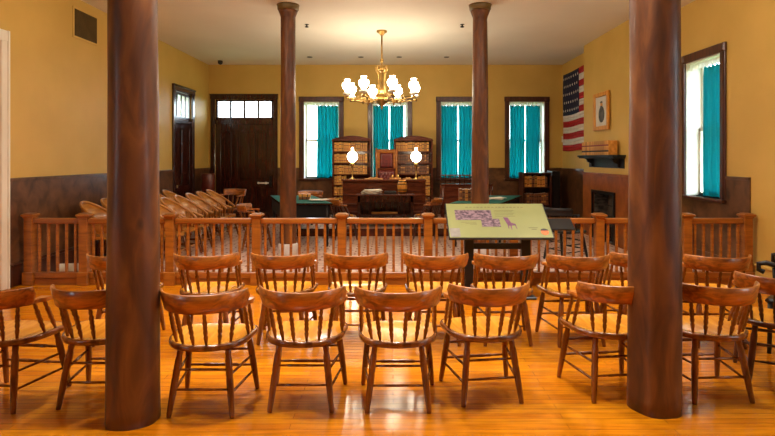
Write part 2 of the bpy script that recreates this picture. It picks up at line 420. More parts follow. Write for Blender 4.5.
# ---- windows: casing, sashes, glass, sill
def window(name,T,w,z0,z1,curt,lace=True,seed=0,label='',reveal='cream_paint',group='teal curtains'):
    """T maps local x along wall, +y outwards, z up."""
    root=bpy.data.objects.new(name,None); C.objects.link(root); root.matrix_world=T; root['kind']='structure'
    hw=w/2; c=.12; 
    f=MB()
    f.box(-hw,-hw+c,-.035,.0,z0,z1,'casing_wood',bev=.01).box(hw-c,hw,-.035,0,z0,z1,'casing_wood',bev=.01)
    f.box(-hw-.01,hw+.01,-.045,0,z1-.13,z1,'casing_wood',bev=.01)
    f.box(-hw+.02,-hw+.05,-.05,-.03,z0,z1-.14,'casing_wood').box(hw-.05,hw-.02,-.05,-.03,z0,z1-.14,'casing_wood')
    f.box(-hw,-hw+c,-.055,-.03,z1-.12,z1-.01,'casing_wood',bev=.01).box(hw-c,hw,-.055,-.03,z1-.12,z1-.01,'casing_wood',bev=.01)
    f.build('window_casing',root)
    MB().box(-hw-.02,hw+.02,-.08,.20,z0+.0,z0+.05,'casing_wood',bev=.01).build('window_sill',root)
    iw=hw-c; zb=z0+.05; zt=z1-.13
    r=MB(); r.box(-iw,-iw+.012,0,TH,zb,zt,reveal).box(iw-.012,iw,0,TH,zb,zt,reveal).box(-iw,iw,0,TH,zt-.012,zt,reveal).box(-iw,iw,.20,TH+.03,zb-.0,zb+.03,reveal)
    r.build('reveal',root)
    zm=(zb+zt)/2-.02
    s=MB()
    for (a,b_,y) in ((zb,zm+.03,.20),(zm,zt,.24)):
        s.box(-iw+.012,-iw+.06,y,y+.035,a,b_,'cream_paint').box(iw-.06,iw-.012,y,y+.035,a,b_,'cream_paint')
        s.box(-iw+.012,iw-.012,y,y+.035,a,a+.05,'cream_paint').box(-iw+.012,iw-.012,y,y+.035,b_-.04,b_,'cream_paint')
    s.build('sash',root)
    for (a,b_,y) in ((zb,zm+.03,.217),(zm,zt,.257)):
        MB().box(-iw+.055,iw-.055,y,y+.005,a+.045,b_-.035,'glass').build('pane',root)
    return root
def curtain_set(T,iw,zb,zt,spans,labels,group,lace_label,seed=0):
    """rod + cloth panels, hanging inside the reveal"""
    for (x0,x1),lab in zip(spans,labels):
        rnd=random.Random(seed+int(x0*100)); n=64; rows=14; ph=rnd.random()*6; f1=rnd.uniform(5.2,6.2)
        secs=[]
        m=MB(); vs=[]; fs=[]
        for r in range(rows+1):
            v=r/rows; z=zt+(zb-zt)*v
            for i in range(n+1):
                u=i/n; fold=math.sin(u*f1*2*PI+ph+.5*math.sin(v*2.2+ph))*.042*(1-.25*v)+math.sin(u*2.7*2*PI+ph*2+v*.9)*.014*(0.3+v)
                xx=x0+(x1-x0)*u+.012*math.sin(v*5+ph)*(v)
                if r==0: fold*=.7
                vs.append((xx,.117+fold,z+(.012*math.sin(u*f1*2*PI) if r==0 else 0)))
        for r in range(rows):
            for i in range(n):
                a=r*(n+1)+i; fs.append([a,a+1,a+n+2,a+n+1])
        m.add(vs,fs,'curtain_cloth',True)
        o=m.build('curtain'); o.matrix_world=T
        md=o.modifiers.new('thick','SOLIDIFY'); md.thickness=.003
        tag(o,lab,'curtain',group)
    m=MB(); m.turn((-iw+.013,.075,zt+.055),(iw-.013,.075,zt+.055),[(0,.008),(1,.008)],'brass')
    n=60; vs=[];fs=[]
    x0,x1=-iw+.02,iw-.02
    for r,z in enumerate((zt+.075,zt+.04,zt-.0)):
        for i in range(n+1):
            u=i/n; vs.append((x0+(x1-x0)*u,.040+.01*math.sin(u*60),z-(.018*abs(math.sin(u*20)) if r==2 else 0)))
    for r in range(2):
        for i in range(n): a=r*(n+1)+i; fs.append([a,a+1,a+n+2,a+n+1])
    m.add(vs,fs,'lace',True)
    o=m.build('curtain_valance'); o.matrix_world=T; tag(o,lace_label,'valance','lace valances')
wn=['leftmost back window','window behind the tall leather chair','window left of the right rear column','rightmost back window']
cs=[[(-.14,.42)],[(-.44,-.03),(.0,.36)],[(-.44,-.015),(.015,.44)],[(-.43,-.02),(.005,.38)]]
for i,x in enumerate(WIN_X):
    T=TR(x,YB,0)
    window('window_%d'%(i+1),T,WW,WZ0,WZ1,None)
    sp=cs[i]
    if len(sp)==1: lb=['single teal curtain drawn to the right of the %s'%wn[i]]
    else: lb=['left teal curtain panel in the %s'%wn[i],'right teal curtain panel in the %s'%wn[i]]
    curtain_set(T,WW/2-.12,WZ0+.06,WZ1-.22,sp,lb,'teal curtains on the back wall','pale lace valance across the top of the %s'%wn[i],seed=i*7)
T=TR(XR,(RW[0]+RW[1])/2,0)@RZ(-PI/2)      # local x -> -y, local y -> +x
window('window_5',T,RW[1]-RW[0],RW[2],RW[3],None)
curtain_set(T,(RW[1]-RW[0])/2-.1,RW[2]+.06,RW[3]-.24,[(-.16,.40)],['teal curtain hanging in the tall window of the right wall'],'curtain on the right wall','gold trimmed valance in the right wall window',seed=55)
window('window_6',TR(XR,2.1,0)@RZ(-PI/2),1.24,1.05,3.25,None)  # this window and the next are unseen, added for daylight
window('window_7',TR(XL,.3,0)@RZ(PI/2),1.24,1.05,3.25,None)

# ---- doors
def back_door():
    x0,x1,zt=backdoor
    root=empty('door_1',((x0+x1)/2,YB,0)); root['kind']='structure'
    hw=(x1-x0)/2; c=.12
    f=MB(); 
    for s in (-1,1):
        f.box(s*hw,s*(hw-c),-.04,0,0,zt,'dark_wood',bev=.01).box(s*(hw-.03),s*(hw-.06),-.055,-.03,0,zt-.15,'dark_wood')
    f.box(-hw-.01,hw+.01,-.05,0,zt-.14,zt,'dark_wood',bev=.012).box(-hw-.02,hw+.02,-.065,0,zt-.03,zt+.0,'dark_wood',bev=.008)
    f.box(-hw+c,hw-c,-.03,.12,2.53,2.65,'dark_wood',bev=.01)
    f.build('door_frame',root)
    iw=hw-c
    t=MB(); z0,z1=2.65,zt-.14
    t.box(-iw,iw,.02,.07,z0,z0+.06,'dark_wood').box(-iw,iw,.02,.07,z1-.05,z1,'dark_wood').box(-iw,-iw+.06,.02,.07,z0,z1,'dark_wood').box(iw-.06,iw,.02,.07,z0,z1,'dark_wood')
    for k in (-1,0,1): t.box(k*iw*.48-.026,k*iw*.48+.026,.015,.07,z0,z1,'dark_wood')
    t.build('transom_sash',root)
    MB().box(-iw+.05,iw-.05,.045,.05,z0+.05,z1-.04,'glass').build('transom_glass',root)
    d=MB(); d.box(-iw,iw,.04,.08,.02,2.53,'dark_wood')
    xs=[-iw,-iw+.16,-.29,-.17,.17,.29,iw-.16,iw]   # stiles
    xs=[(-iw,-iw+.14),(-.29,-.17),(.17,.29),(iw-.14,iw)]
    for a,b_ in xs: d.box(a,b_,.005,.05,.02,2.53,'dark_wood',bev=.008)
    for a,b_ in ((.02,.22),(.86,1.04),(2.36,2.53)): d.box(-iw,iw,.0,.05,a,b_,'dark_wood',bev=.008)
    for a,b_ in ((-iw+.14,-.29),(-.17,.17),(.29,iw-.14)):
        for z_0,z_1 in ((.22,.86),(1.04,2.36)):
            d.box(a+.05,b_-.05,.02,.05,z_0+.05,z_1-.05,'dark_wood',bev=.015)
    leaf=d.build('door_leaf',root)
    h=MB(); hx=iw-.07
    h.box(hx-.03,hx+.03,-.008,.005,.88,1.16,'iron',bev=.004).turn((hx,-.0,1.0),(hx,-.06,1.0),[(0,.01),(.5,.01),(.55,.028),(.9,.028),(1,.015)],'iron',12)
    h.build('door_handle',leaf)
    h=MB(); h.box(hx-.34,hx-.05,-.012,.004,.965,1.0,'cream_paint',bev=.004).turn((hx-.12,0,.98),(hx-.12,-.03,.98),[(0,.035),(1,.03)],'cream_paint',12).turn((hx-.32,0,.985),(hx-.32,-.02,.985),[(0,.03),(1,.026)],'cream_paint',12)
    h.build('latch_bar',leaf)
back_door()
def left_door():
    a,b_,zt=leftdoor
    root=empty('door_2',(XL,(a+b_)/2,0),PI/2); root['kind']='structure'   # local x -> +y, local y -> -x (outwards)
    hw=(b_-a)/2; c=.12
    f=MB()
    for s in (-1,1): f.box(s*hw,s*(hw-c),-.045,0,0,zt,'dark_wood',bev=.01).box(s*hw,s*(hw-c),-.06,-.03,zt-.14,zt-.01,'dark_wood',bev=.012)
    f.box(-hw-.01,hw+.01,-.055,0,zt-.13,zt,'dark_wood',bev=.01).box(-hw-.02,hw+.02,-.075,0,zt-.03,zt+.01,'dark_wood',bev=.01)
    f.box(-hw+c,hw-c,-.035,.1,2.42,2.52,'dark_wood',bev=.01); f.build('door_frame',root)
    iw=hw-c+.02; t=MB(); z0,z1=2.52,zt-.13
    t.box(-iw,iw,.02,.07,z0,z0+.07,'dark_wood').box(-iw,iw,.02,.07,z1-.06,z1,'dark_wood')
    for k in range(5): x=-iw+.03+(2*iw-.06)*k/4; t.box(x-.02,x+.02,.03,.055,z0,z1,'dark_wood')
    t.build('transom_sash',root); MB().box(-iw,iw,.045,.05,z0+.05,z1-.04,'glass').build('transom_glass',root)
    d=MB(); d.box(-iw,iw,.03,.07,.02,2.42,'dark_wood')
    for x0,x1 in ((-iw,-iw+.13),(-.06,.06),(iw-.13,iw)): d.box(x0,x1,.0,.04,.02,2.42,'dark_wood',bev=.008)
    for z_0,z_1 in ((.02,.24),(.84,1.02),(2.28,2.42)): d.box(-iw,iw,-.005,.04,z_0,z_1,'dark_wood',bev=.008)
    leaf=d.build('door_leaf',root)
    MB().box(-hw+.10,-hw+.112,.07,TH,0,zt-.12,'cream_paint').box(hw-.112,hw-.10,.07,TH,0,zt-.12,'cream_paint').box(-hw+.1,hw-.1,.07,TH,zt-.132,zt-.12,'cream_paint').build('reveal',root)
    MB().turn((-iw+.07,0,1.0),(-iw+.07,-.06,1.0),[(0,.01),(.5,.01),(.55,.028),(.9,.028),(1,.015)],'brass',12).build('door_handle',leaf)
left_door()
def near_opening():
    a,b_,zt=leftopen
    root=empty('door_3',(XL,(a+b_)/2,0),PI/2); root['kind']='structure'
    hw=(b_-a)/2; c=.14; f=MB()
    for s in (-1,1): f.box(s*hw,s*(hw-c),-.03,0,0,zt,'cream_paint',bev=.008).box(s*(hw-.02),s*(hw-.05),-.045,-.02,0,zt,'cream_paint')
    f.box(-hw,hw,-.035,0,zt-.14,zt,'cream_paint',bev=.008); f.build('door_frame',root)
    d=MB().box(-hw+.13,hw-.13,.05,.09,.0,zt-.13,'cream_paint')
    for x0,x1 in ((-.42,-.06),(.06,.42)):
        for z_0,z_1 in ((.25,1.0),(1.15,2.9)): d.box(x0,x1,.035,.06,z_0,z_1,'cream_paint',bev=.02)
    d.build('door_leaf',root)
near_opening()
# outdoors: lawn beyond the windows
tag(MB().box(-60,60,-60,60,-1.2,-1.0,'grass').build('lawn'),'flat green lawn outside the windows','lawn')
bpy.data.objects['lawn']['kind']='structure'

# ------------------------------------------------------------------ columns
def column(x,y,r0,r1,label,cap=False,seed=0):
    root=empty('column',(x,y,0),0,label,'column','four round wooden columns')
    rnd=random.Random(seed); n=40; rows=46; vs=[]; m=MB()
    zt=H if not cap else H-.10
    zb=0 if not cap else .012
    rings=[]
    for k in range(rows+1):
        t=k/rows; z=zb+(zt-zb)*t; r=r0+(r1-r0)*t
        ring=[]
        for i in range(n):
            an=2*PI*i/n
            d=noise.noise(Vector((math.cos(an)*1.2+seed*9,math.sin(an)*1.2,z*.5)))*.012*(r0/.165)**2+noise.noise(Vector((math.cos(an)*3+seed*9,math.sin(an)*3,z*1.7)))*.004
            ring.append((math.cos(an)*(r+d),math.sin(an)*(r+d),z))
        rings.append(ring)
    if cap:   # flare under the capital
        for ring_i in range(rows-1,rows+1):
            pass
    m.loft(rings,'column_wood'); m.build('shaft',root)
    if cap:
        MB().lathe([(r1-.004,H-.26),(r1+.004,H-.20),(r1+.03,H-.13),(r1+.042,H-.10),(r1+.03,H-.09)],'column_wood',28).build('capital',root)
        MB().lathe([(r1+.035,H-.092),(r1+.055,H-.08),(r1+.06,H-.03),(r1+.068,H-.002)],'vent_metal',28).build('abacus',root)
        MB().lathe([(r0+.022,.012),(r0+.022,.26),(r0+.008,.28)],'plinth_white',28).build('base_band',root)
    return root
column(-1.634,3.40,.163,.134,'large foreground log column at the left, beside the nearest chairs',seed=1)
column(1.722,3.555,.167,.152,'large foreground log column at the right, between two nearest chairs',seed=2)
column(-1.68,8.65,.134,.112,'rear wooden column at the left, near the green topped table',True,3)
column(1.395,8.65,.148,.114,'rear wooden column at the right, behind the sloping display panel',True,4)

# ------------------------------------------------------------------ captain's chairs
def arcpt(a, rx, yb, yf):
    """plan curve of the bow, a from -1 (left tip) to 1 (right tip)"""
    th=a*R(112); return (rx*math.sin(th), -(math.cos(th))*( -yb) )
def bow(a, rx=.252, yc=-.045, ry=.262, reach=R(100)):
    th=a*reach
    x=rx*math.sin(th); y=yc-ry*math.cos(th)
    return Vector((x,y,0)), Vector((math.sin(th)/rx,-math.cos(th)/ry,0)).normalized()
def make_chair(name, crest='chair_wood', seat='seat_wood', turned='chair_turned'):
    root=empty(name)
    # seat: D-shaped, dished, corners flared forward
    def outline(t):   # t 0..1 around
        an=2*PI*t
        c,s_=math.cos(an),math.sin(an)
        p=3.4 if s_>0 else 2.15
        x=.268*math.copysign(abs(c)**(2/p),c); y=(.225 if s_>0 else .262)*math.copysign(abs(s_)**(2/p),s_)
        if s_>0: x*=1+.22*s_
        return x,y
    n=44; m=MB(); rings=[]
    def ring(sc_,z): return [(outline(i/n)[0]*sc_,outline(i/n)[1]*sc_,z) for i in range(n)]
    prof=[(.90,.422),(.985,.428),(1.0,.440),(1.0,.452),(.985,.462),(.93,.464),(.84,.457),(.6,.446),(.3,.443),(.02,.443)]
    rr=[ring(a,z) for a,z in prof]
    vs=[p for q_ in rr for p in q_]; L_=len(rr)
    m.add(vs,[[k*n+i,k*n+(i+1)%n,(k+1)*n+(i+1)%n,(k+1)*n+i] for k in range(5) for i in range(n)]+[list(reversed(range(n)))],turned,True)  # rim in the darker tone: shadow side of the edge put into the colour
    m.add(vs,[[k*n+i,k*n+(i+1)%n,(k+1)*n+(i+1)%n,(k+1)*n+i] for k in range(5,L_-1) for i in range(n)]+[[(L_-1)*n+i for i in range(n)]],seat,True)
    m.build('seat',root)
    # arm bow: flat bent board
    zb=.697; K=36; secs=[]
    m=MB()
    for i in range(K+1):
        a=-1+2*i/K; p,nv=bow(a); w=.019+(.014 if abs(a)>.88 else 0); th=.013
        zz=zb-.012*max(0,abs(a)-.55)
        secs.append([p-nv*w+Vector((0,0,zz-th)),p+nv*w+Vector((0,0,zz-th)),p+nv*(w+.003)+Vector((0,0,zz)),p+nv*w+Vector((0,0,zz+th)),p-nv*w+Vector((0,0,zz+th)),p-nv*(w+.003)+Vector((0,0,zz))])
    m.loft(secs,crest,smooth=False); m.build('arm_bow',root)
    # crest rail standing on the bow, leaning out, ends cut low
    secs=[]; K=40; amax=.72
    for i in range(K+1):
        a=-amax+2*amax*i/K; p,nv=bow(a)
        f=abs(a)/amax; 
        h=.098 if f<.96 else .098-(.04)*((f-.96)/.04)
        lean=.028; th=.011
        z0=zb-.014; zt_=zb+.010+h
        def q(off,z,l): return p+nv*(off+l)+Vector((0,0,z))
        secs.append([q(-th,z0,0.018),q(th,z0,0.018),q(th*1.1,(z0+zt_)/2,.018+lean*.5),q(th*.7,zt_-.006,.018+lean),q(0,zt_,.018+lean),q(-th*.8,zt_-.006,.018+lean),q(-th,(z0+zt_)/2,.018+lean*.5)])
    m=MB(); m.loft(secs,crest,smooth=True); m.build('crest_rail',root)
    # spindles
    prof=[(0,.0095),(.06,.010),(.16,.013),(.27,.017),(.33,.011),(.36,.016),(.42,.018),(.50,.0135),(.55,.018),(.60,.0135),(.66,.018),(.72,.0165),(.76,.011),(.84,.015),(.93,.0115),(1,.010)]
    for a in (-.93,-.76,-.55,-.34,-.115,.115,.34,.55,.76,.93):
        p,nv=bow(a)
        if abs(a)>.7:
            sx=.248*math.copysign(1,a); sy={.76:-.015,.93:.085}[abs(a)]
        else:
            th=a*R(100)*.86; sx=.225*math.sin(th)*1.04; sy=-.012-.222*math.cos(th)
        m=MB(); m.turn((sx,sy,.455),(p.x,p.y,zb-.008),[(t_,r_*.88) for t_,r_ in prof],turned,8); m.build('spindle',root)
    # legs
    lp=[(0,.015),(.04,.0165),(.30,.021),(.52,.023),(.56,.0205),(.60,.023),(.80,.022),(.86,.017),(.90,.020),(1,.0165)]
    feet={}
    for sx in (-1,1):
        for nm,top,bot in (('rear',(sx*.150,-.150,.43),(sx*.200,-.225,.004)),('front',(sx*.205,.140,.43),(sx*.250,.215,.004))):
            feet[(nm,sx)]=(Vector(bot),Vector(top)); m=MB(); m.turn(bot,top,lp,turned,10); m.build('leg',root)
    def at(k,z): a,b_=feet[k]; return a+(b_-a)*(z/.43)
    thin=[(0,.007),(.5,.0095),(1,.007)]
    fat=[(0,.007),(.15,.010),(.22,.008),(.26,.0125),(.38,.0135),(.5,.011),(.62,.0135),(.74,.0125),(.78,.008),(.85,.010),(1,.007)]
    for z,p in ((.165,thin),(.285,thin)): m=MB(); m.turn(at(('rear',-1),z),at(('rear',1),z),p,turned,8); m.build('stretcher',root)
    for z,p in ((.18,fat),(.30,fat)): m=MB(); m.turn(at(('front',-1),z),at(('front',1),z),p,turned,8); m.build('stretcher',root)
    for sx in (-1,1):
        for z in (.14,.25): m=MB(); m.turn(at(('rear',sx),z),at(('front',sx),z+.005),thin,turned,8); m.build('stretcher',root)
    return root
chair0=make_chair('captains_chair'); index(chair0)
used=[False]
def chair(x,y,rot,label,group,z=0,sc_=1,proto=None):
    if proto is None and not used[0]: o=chair0; used[0]=True
    else: o=copy_tree(proto or chair0)
    o.location=(x,y,z); o.rotation_euler=(0,0,R(rot)); o.scale=(sc_,)*3
    tag(o,label,'chair',group); return o
g1='front row of wooden captain chairs'; g2='second row of wooden captain chairs'
chair(-2.60,3.70,-7,'wooden captain chair at far left of the nearest row, cut by the picture edge',g1)
chair(-1.98,3.74,0,'wooden captain chair half hidden behind the left foreground column, nearest row',g1)
chair(-1.215,3.63,0,'wooden captain chair just right of the left foreground column, nearest row',g1)
chair(-.595,3.70,0,'wooden captain chair second to the right of the left foreground column, nearest row',g1)
chair(.033,3.69,0,'wooden captain chair in the middle of the nearest row, squarely on the floor glare',g1)
chair(.63,3.80,8,'wooden captain chair in the nearest row, turned slightly, below the sloping display panel',g1)
chair(1.515,3.86,7,'wooden captain chair just left of the right foreground column, nearest row',g1)
chair(2.19,3.82,3,'wooden captain chair just right of the right foreground column, nearest row',g1)
dark0=make_chair('captains_chair','chair_wood','seat_wood','dark_chair'); index(dark0)
dark0.location=(2.86,4.02,0); dark0.rotation_euler=(0,0,R(-28)); tag(dark0,'captain chair with dark legs at the right picture edge, angled inwards','chair',g1)
row2=[(-2.42,4,'partly hidden to the left of the left foreground column'),(-1.66,4,'first to the right of the left foreground column'),
 (-.98,0,'second to the right of the left foreground column'),(-.33,0,'in the middle, left of the chair below the display panel legs'),(.385,-2,'directly left of the display panel legs'),
 (1.0,0,'directly in front of the sloping display panel'),(1.62,4,'just left of the right foreground column'),(2.225,0,'mostly hidden behind the right foreground column'),(2.83,-2,'rightmost, right of the right foreground column')]
ry=[4.92,4.93,4.95,4.96,4.93,4.92,4.90,4.98,4.86]
for (x,a,wh),y in zip(row2,ry): chair(x,y,a,'second row captain chair, '+wh,g2)

# black armchair at the right edge
def black_armchair():
    root=empty('armchair',(3.48,4.56,0),R(45),'black armchair with scrolled arms at the far right edge','armchair')
    MB().box(-.26,.26,-.24,.24,.42,.46,'black_paint',bev=.015).build('seat',root)
    for sx in (-1,1):
        MB().tube([(sx*.27,-.24,.74),(sx*.28,-.05,.72),(sx*.28,.12,.74),(sx*.29,.22,.765),(sx*.29,.275,.75),(sx*.29,.275,.70),(sx*.29,.235,.685)],.021,'black_paint').build('arm',root)
        MB().turn((sx*.27,.15,.45),(sx*.28,.17,.73),[(0,.012),(.5,.02),(1,.012)],'black_paint').build('arm_post',root)
        MB().turn((sx*.24,-.21,0),(sx*.24,-.22,.43),[(0,.016),(1,.022)],'black_paint').build('leg',root)
        MB().turn((sx*.24,.21,0),(sx*.24,.20,.43),[(0,.016),(1,.022)],'black_paint').build('leg',root)
    b=MB().box(-.28,.28,-.26,-.235,.92,1.02,'black_paint',bev=.01)
    for k in range(6): x=-.22+.088*k; b.turn((x,-.235,.45),(x,-.25,.93),[(0,.010),(.5,.014),(1,.010)],'black_paint',8)
    for sx in (-1,1): b.turn((sx*.26,-.235,.44),(sx*.27,-.25,.95),[(0,.016),(1,.018)],'black_paint',8)
    b.build('backrest',root)
black_armchair()

# ------------------------------------------------------------------ railing
def railing():
    Y=7.0
    root=empty('railing',(0,Y,0),0,'long wooden courtroom railing with square posts across the room','railing')
    px=[-4.70,-3.995,-2.88,-1.764,-.66,.454,1.556,2.67,3.80,4.58]
    for x in px:
        p=MB().box(x-.055,x+.055,-.055,.055,0,.885,'rail_wood',bev=.006).box(x-.07,x+.07,-.07,.07,0,.17,'rail_wood',bev=.006)
        o=p.build('post',root)
        MB().box(x-.065,x+.065,-.065,.065,.865,.885,'rail_wood',bev=.004).box(x-.082,x+.082,-.082,.082,.886,.915,'rail_wood',bev=.008).box(x-.06,x+.06,-.06,.06,.914,.926,'rail_wood',bev=.005).build('post_cap',o)
    for a,c in zip(px,px[1:]):
        MB().box(a+.054,c-.054,-.038,.038,.79,.862,'rail_wood_long',bev=.012).build('top_rail',root)
        MB().box(a+.069,c-.069,-.035,.035,.085,.165,'rail_wood_long',bev=.008).box(a+.069,c-.069,-.02,.02,0,.086,'rail_wood_long').build('bottom_rail',root)
        n=round((c-a)/.112)-1
        for k in range(n):
            x=a+(c-a)*(k+1)/(n+1)
            MB().box(x-.016,x+.016,-.016,.016,.16,.795,'rail_wood',bev=.004).build('baluster',root)
railing()

# ------------------------------------------------------------------ display panel
def panel():
    root=empty('display_panel',(1.25,6.45,0),0,'sloping yellow exhibit panel on dark legs before the railing','exhibit panel')
    y0,z0,y1,z1=-.25,.725,.25,1.07; L=math.hypot(y1-y0,z1-z0); ang=math.atan2(z1-z0,y1-y0)
    T=TR(0,y0,z0)@RX(ang); w=.595
    MB().box(-w-.012,w+.012,-.012,L+.012,-.03,-.002,'black_paint',T,bev=.004).build('backing_tray',root)
    fc=MB().box(-w,w,0,L,-.002,.003,'panel_face',T).build('panel_face',root)
    # printed content (flat print on the face): photographs, seal, illegible text rules
    e=.0045; n=20
    def q(m,mat,x0,x1,v0,v1): m.box(x0,x1,v0*L,v1*L,.003,e,mat,T)
    m=MB(); q(m,'panel_photo',-.50,-.06,.50,.80); m.build('large_photograph',fc)
    m=MB(); m.box(-.20,.02,.30*L,.53*L,.0045,.006,'panel_photo',T); m.build('small_photograph',fc)
    m=MB(); q(m,'panel_grey',-.585,-.47,.02,.26); m.build('grey_corner_block',fc)
    m=MB(); m.prism([(.07,.58*L),(.125,.57*L),(.15,.42*L),(.20,.38*L),(.205,.24*L),(.198,.24*L),(.19,.34*L),(.15,.34*L),(.145,.22*L),(.138,.22*L),(.132,.33*L),(.118,.33*L),(.112,.25*L),(.105,.25*L),(.103,.36*L)][::-1],.003,e,'panel_purple',T); m.build('chair_picture',fc)
    m=MB()
    for k in range(16): q(m,'panel_ink',-.36+.045*k+.004*(k%3),-.33+.045*k,.875,.90)
    for k in range(5): q(m,'panel_ink',-.02,.22-.02*(k%2),.79-.045*k,.797-.045*k)
    for k in range(3): q(m,'panel_ink',-.44+.05*k,-.26,.43-.035*k,.436-.035*k)
    q(m,'panel_ink',.34,.45,.27,.28); q(m,'panel_ink',.37,.43,.22,.24)
    tag(m.build('printed_text',fc),kind='stuff')
    m=MB(); m.prism([(.515+.045*math.cos(2*PI*i/n),L*.155+.055*math.sin(2*PI*i/n)) for i in range(n)],.003,.0047,'panel_orange',T)
    m.prism([(.515+.045*math.cos(PI*i/n),L*.155+.02+.036*math.sin(PI*i/n)) for i in range(n+1)],.0047,.0055,'book_black',T)
    m.build('round_emblem',fc)
    for x in (-.34,.34):
        o=MB().box(x-.055,x+.055,.0,.06,.03,.90,'navy_metal',bev=.006).build('leg',root)
        MB().box(x-.07,x+.07,-.22,.26,.0,.03,'navy_metal',bev=.006).build('foot',o)
    MB().box(-.30,.30,.01,.05,.55,.62,'navy_metal').build('cross_bar',root)
    T2=TR(.64,.15,.76)@RX(R(30))
    MB().box(-.12,.34,0,.23,-.012,.012,'black_paint',T2,bev=.005).build('side_tray',root)
    MB().box(.30,.62,.17,.23,.70,.745,'black_paint').build('tray_bracket',root)
panel()

# ------------------------------------------------------------------ chandelier
def chandelier():
    root=empty('chandelier',(-.215,10.4,H),0,'brass eight arm chandelier with glowing glass shades','chandelier')
    MB().lathe([(.03,-.09),(.06,-.05),(.10,-.03),(.10,-.0)],'brass',20).build('ceiling_cup',root)
    MB().turn((0,0,-1.42),(0,0,-.08),[(0,.02),(.2,.018),(.23,.03),(.26,.018),(1,.016)],'brass',10).lathe([(.012,-.62),(.03,-.60),(.035,-.57),(.03,-.545),(.012,-.53)],'brass',12).build('rod',root)
    b=MB().lathe([(.004,-1.52),(.025,-1.49),(.012,-1.46),(.05,-1.42),(.11,-1.37),(.13,-1.32),(.11,-1.27),(.05,-1.24),(.03,-1.20),(.05,-1.16),(.03,-1.12),(.02,-1.0)],'brass',20)
    b.build('body',root)
    b=MB().lathe([(.02,-.80),(.07,-.765),(.085,-.73),(.06,-.69),(.025,-.66)],'brass',18)
    b.build('crown',root)
    for k in range(4):
        a=PI/4+k*PI/2; ca,sa=math.cos(a),math.sin(a)
        pts=[(.04,-.72),(.10,-.68),(.155,-.70),(.16,-.77),(.12,-.80),(.085,-.85),(.075,-1.0),(.10,-1.18),(.12,-1.28)]
        MB().tube([(r*ca,r*sa,z) for r,z in pts],.010,'brass',6).build('scroll',root)
    for k in range(8):
        a=R(22.5-5+45*k); ca,sa=math.cos(a),math.sin(a); Rr=.68
        pts=[(.10,-1.32),(.22,-1.36),(.35,-1.37),(.50,-1.34),(.60,-1.32),(.66,-1.33),(Rr,-1.31),(Rr,-1.27)]
        arm=MB().tube([(r*ca,r*sa,z) for r,z in pts],.013,'brass',8)
        arm.tube([((.42+.05*math.cos(t))*ca,(.42+.05*math.cos(t))*sa,-1.30+.05*math.sin(t)) for t in [i*PI*1.6/8+2.0 for i in range(9)]],.007,'brass',6)
        arm=arm.build('arm',root)
        cx,cy=Rr*ca,Rr*sa
        MB().lathe([(.012,-1.28),(.035,-1.268),(.075,-1.25),(.08,-1.225),(.05,-1.212),(.03,-1.207)],'cream_paint',14,(cx,cy,0)).build('drip_pan',arm)
        MB().lathe([(.03,-1.34),(.042,-1.32),(.03,-1.29),(.012,-1.28)],'brass',12,(cx,cy,0)).build('finial',arm)
        MB().lathe([(.03,-1.205),(.038,-1.195),(.046,-1.18),(.082,-1.13),(.094,-1.075),(.078,-1.035),(.042,-1.015),(.04,-.998),(.055,-.968)],'lamp_glass',16,(cx,cy,0)).build('glass_shade',arm)
    for k in range(8):
        a=R(5+45*k); MB().lathe([(.004,-1.42),(.02,-1.40),(.014,-1.375),(.028,-1.36),(.01,-1.33)],'brass',10,(.36*math.cos(a),.36*math.sin(a),.0)).tube([(.12*math.cos(a),.12*math.sin(a),-1.33),(.36*math.cos(a),.36*math.sin(a),-1.335)],.006,'brass',6).build('pendant_drop',root)
chandelier()

def downlight(x,y,lab):
    root=empty('recessed_downlight',(x,y,H),0,lab,'light fitting','recessed downlights over the seats')
    MB().lathe([(.13,-.015),(.17,-.012),(.175,0)],'cream_paint',24).build('trim_ring',root)
    l=bpy.data.lights.new('downlight_lamp','AREA'); l.shape='DISK'; l.size=.24; l.energy=DOWN; l.color=(1,.93,.82); l.spread=R(115)
    o=bpy.data.objects.new('downlight_lamp',l); C.objects.link(o); o.parent=root; o.location=(0,0,-.02)
downlight(-2.2,5.5,'left recessed ceiling downlight above the second row'); downlight(0,5.5,'middle recessed ceiling downlight above the second row'); downlight(2.2,5.5,'right recessed ceiling downlight above the second row')
downlight(-1.1,3.2,'left recessed ceiling downlight above the nearest row'); downlight(1.1,3.2,'right recessed ceiling downlight above the nearest row')

# opal ceiling lamps behind and over the viewer
def pendant(x,y,lab):
    root=empty('ceiling_lamp',(x,y,H),0,lab,'lamp','round ceiling lamps over the public seats')
    MB().lathe([(.05,-.05),(.09,-.02),(.09,0)],'brass',16).turn((0,0,-.30),(0,0,-.04),[(0,.01),(1,.01)],'brass',8).build('canopy',root)
    MB().lathe([(.01,-.56),(.09,-.54),(.15,-.47),(.165,-.41),(.14,-.34),(.07,-.30),(.05,-.29)],'spot_glass',24).build('globe',root)
for x,y,l in ((-2.6,5.9,'left round ceiling lamp between seats and railing'),(0,5.9,'middle round ceiling lamp between seats and railing'),(2.6,5.9,'right round ceiling lamp between seats and railing')): pendant(x,y,l)

# ------------------------------------------------------------------ judge's dais furniture
DZ=.17
o=MB().box(-2.0,1.6,11.25,14.1,.012,DZ,'carpet').box(-2.0,1.6,11.235,11.25,.012,DZ,'cherry').build('floor_dais'); struct(o)

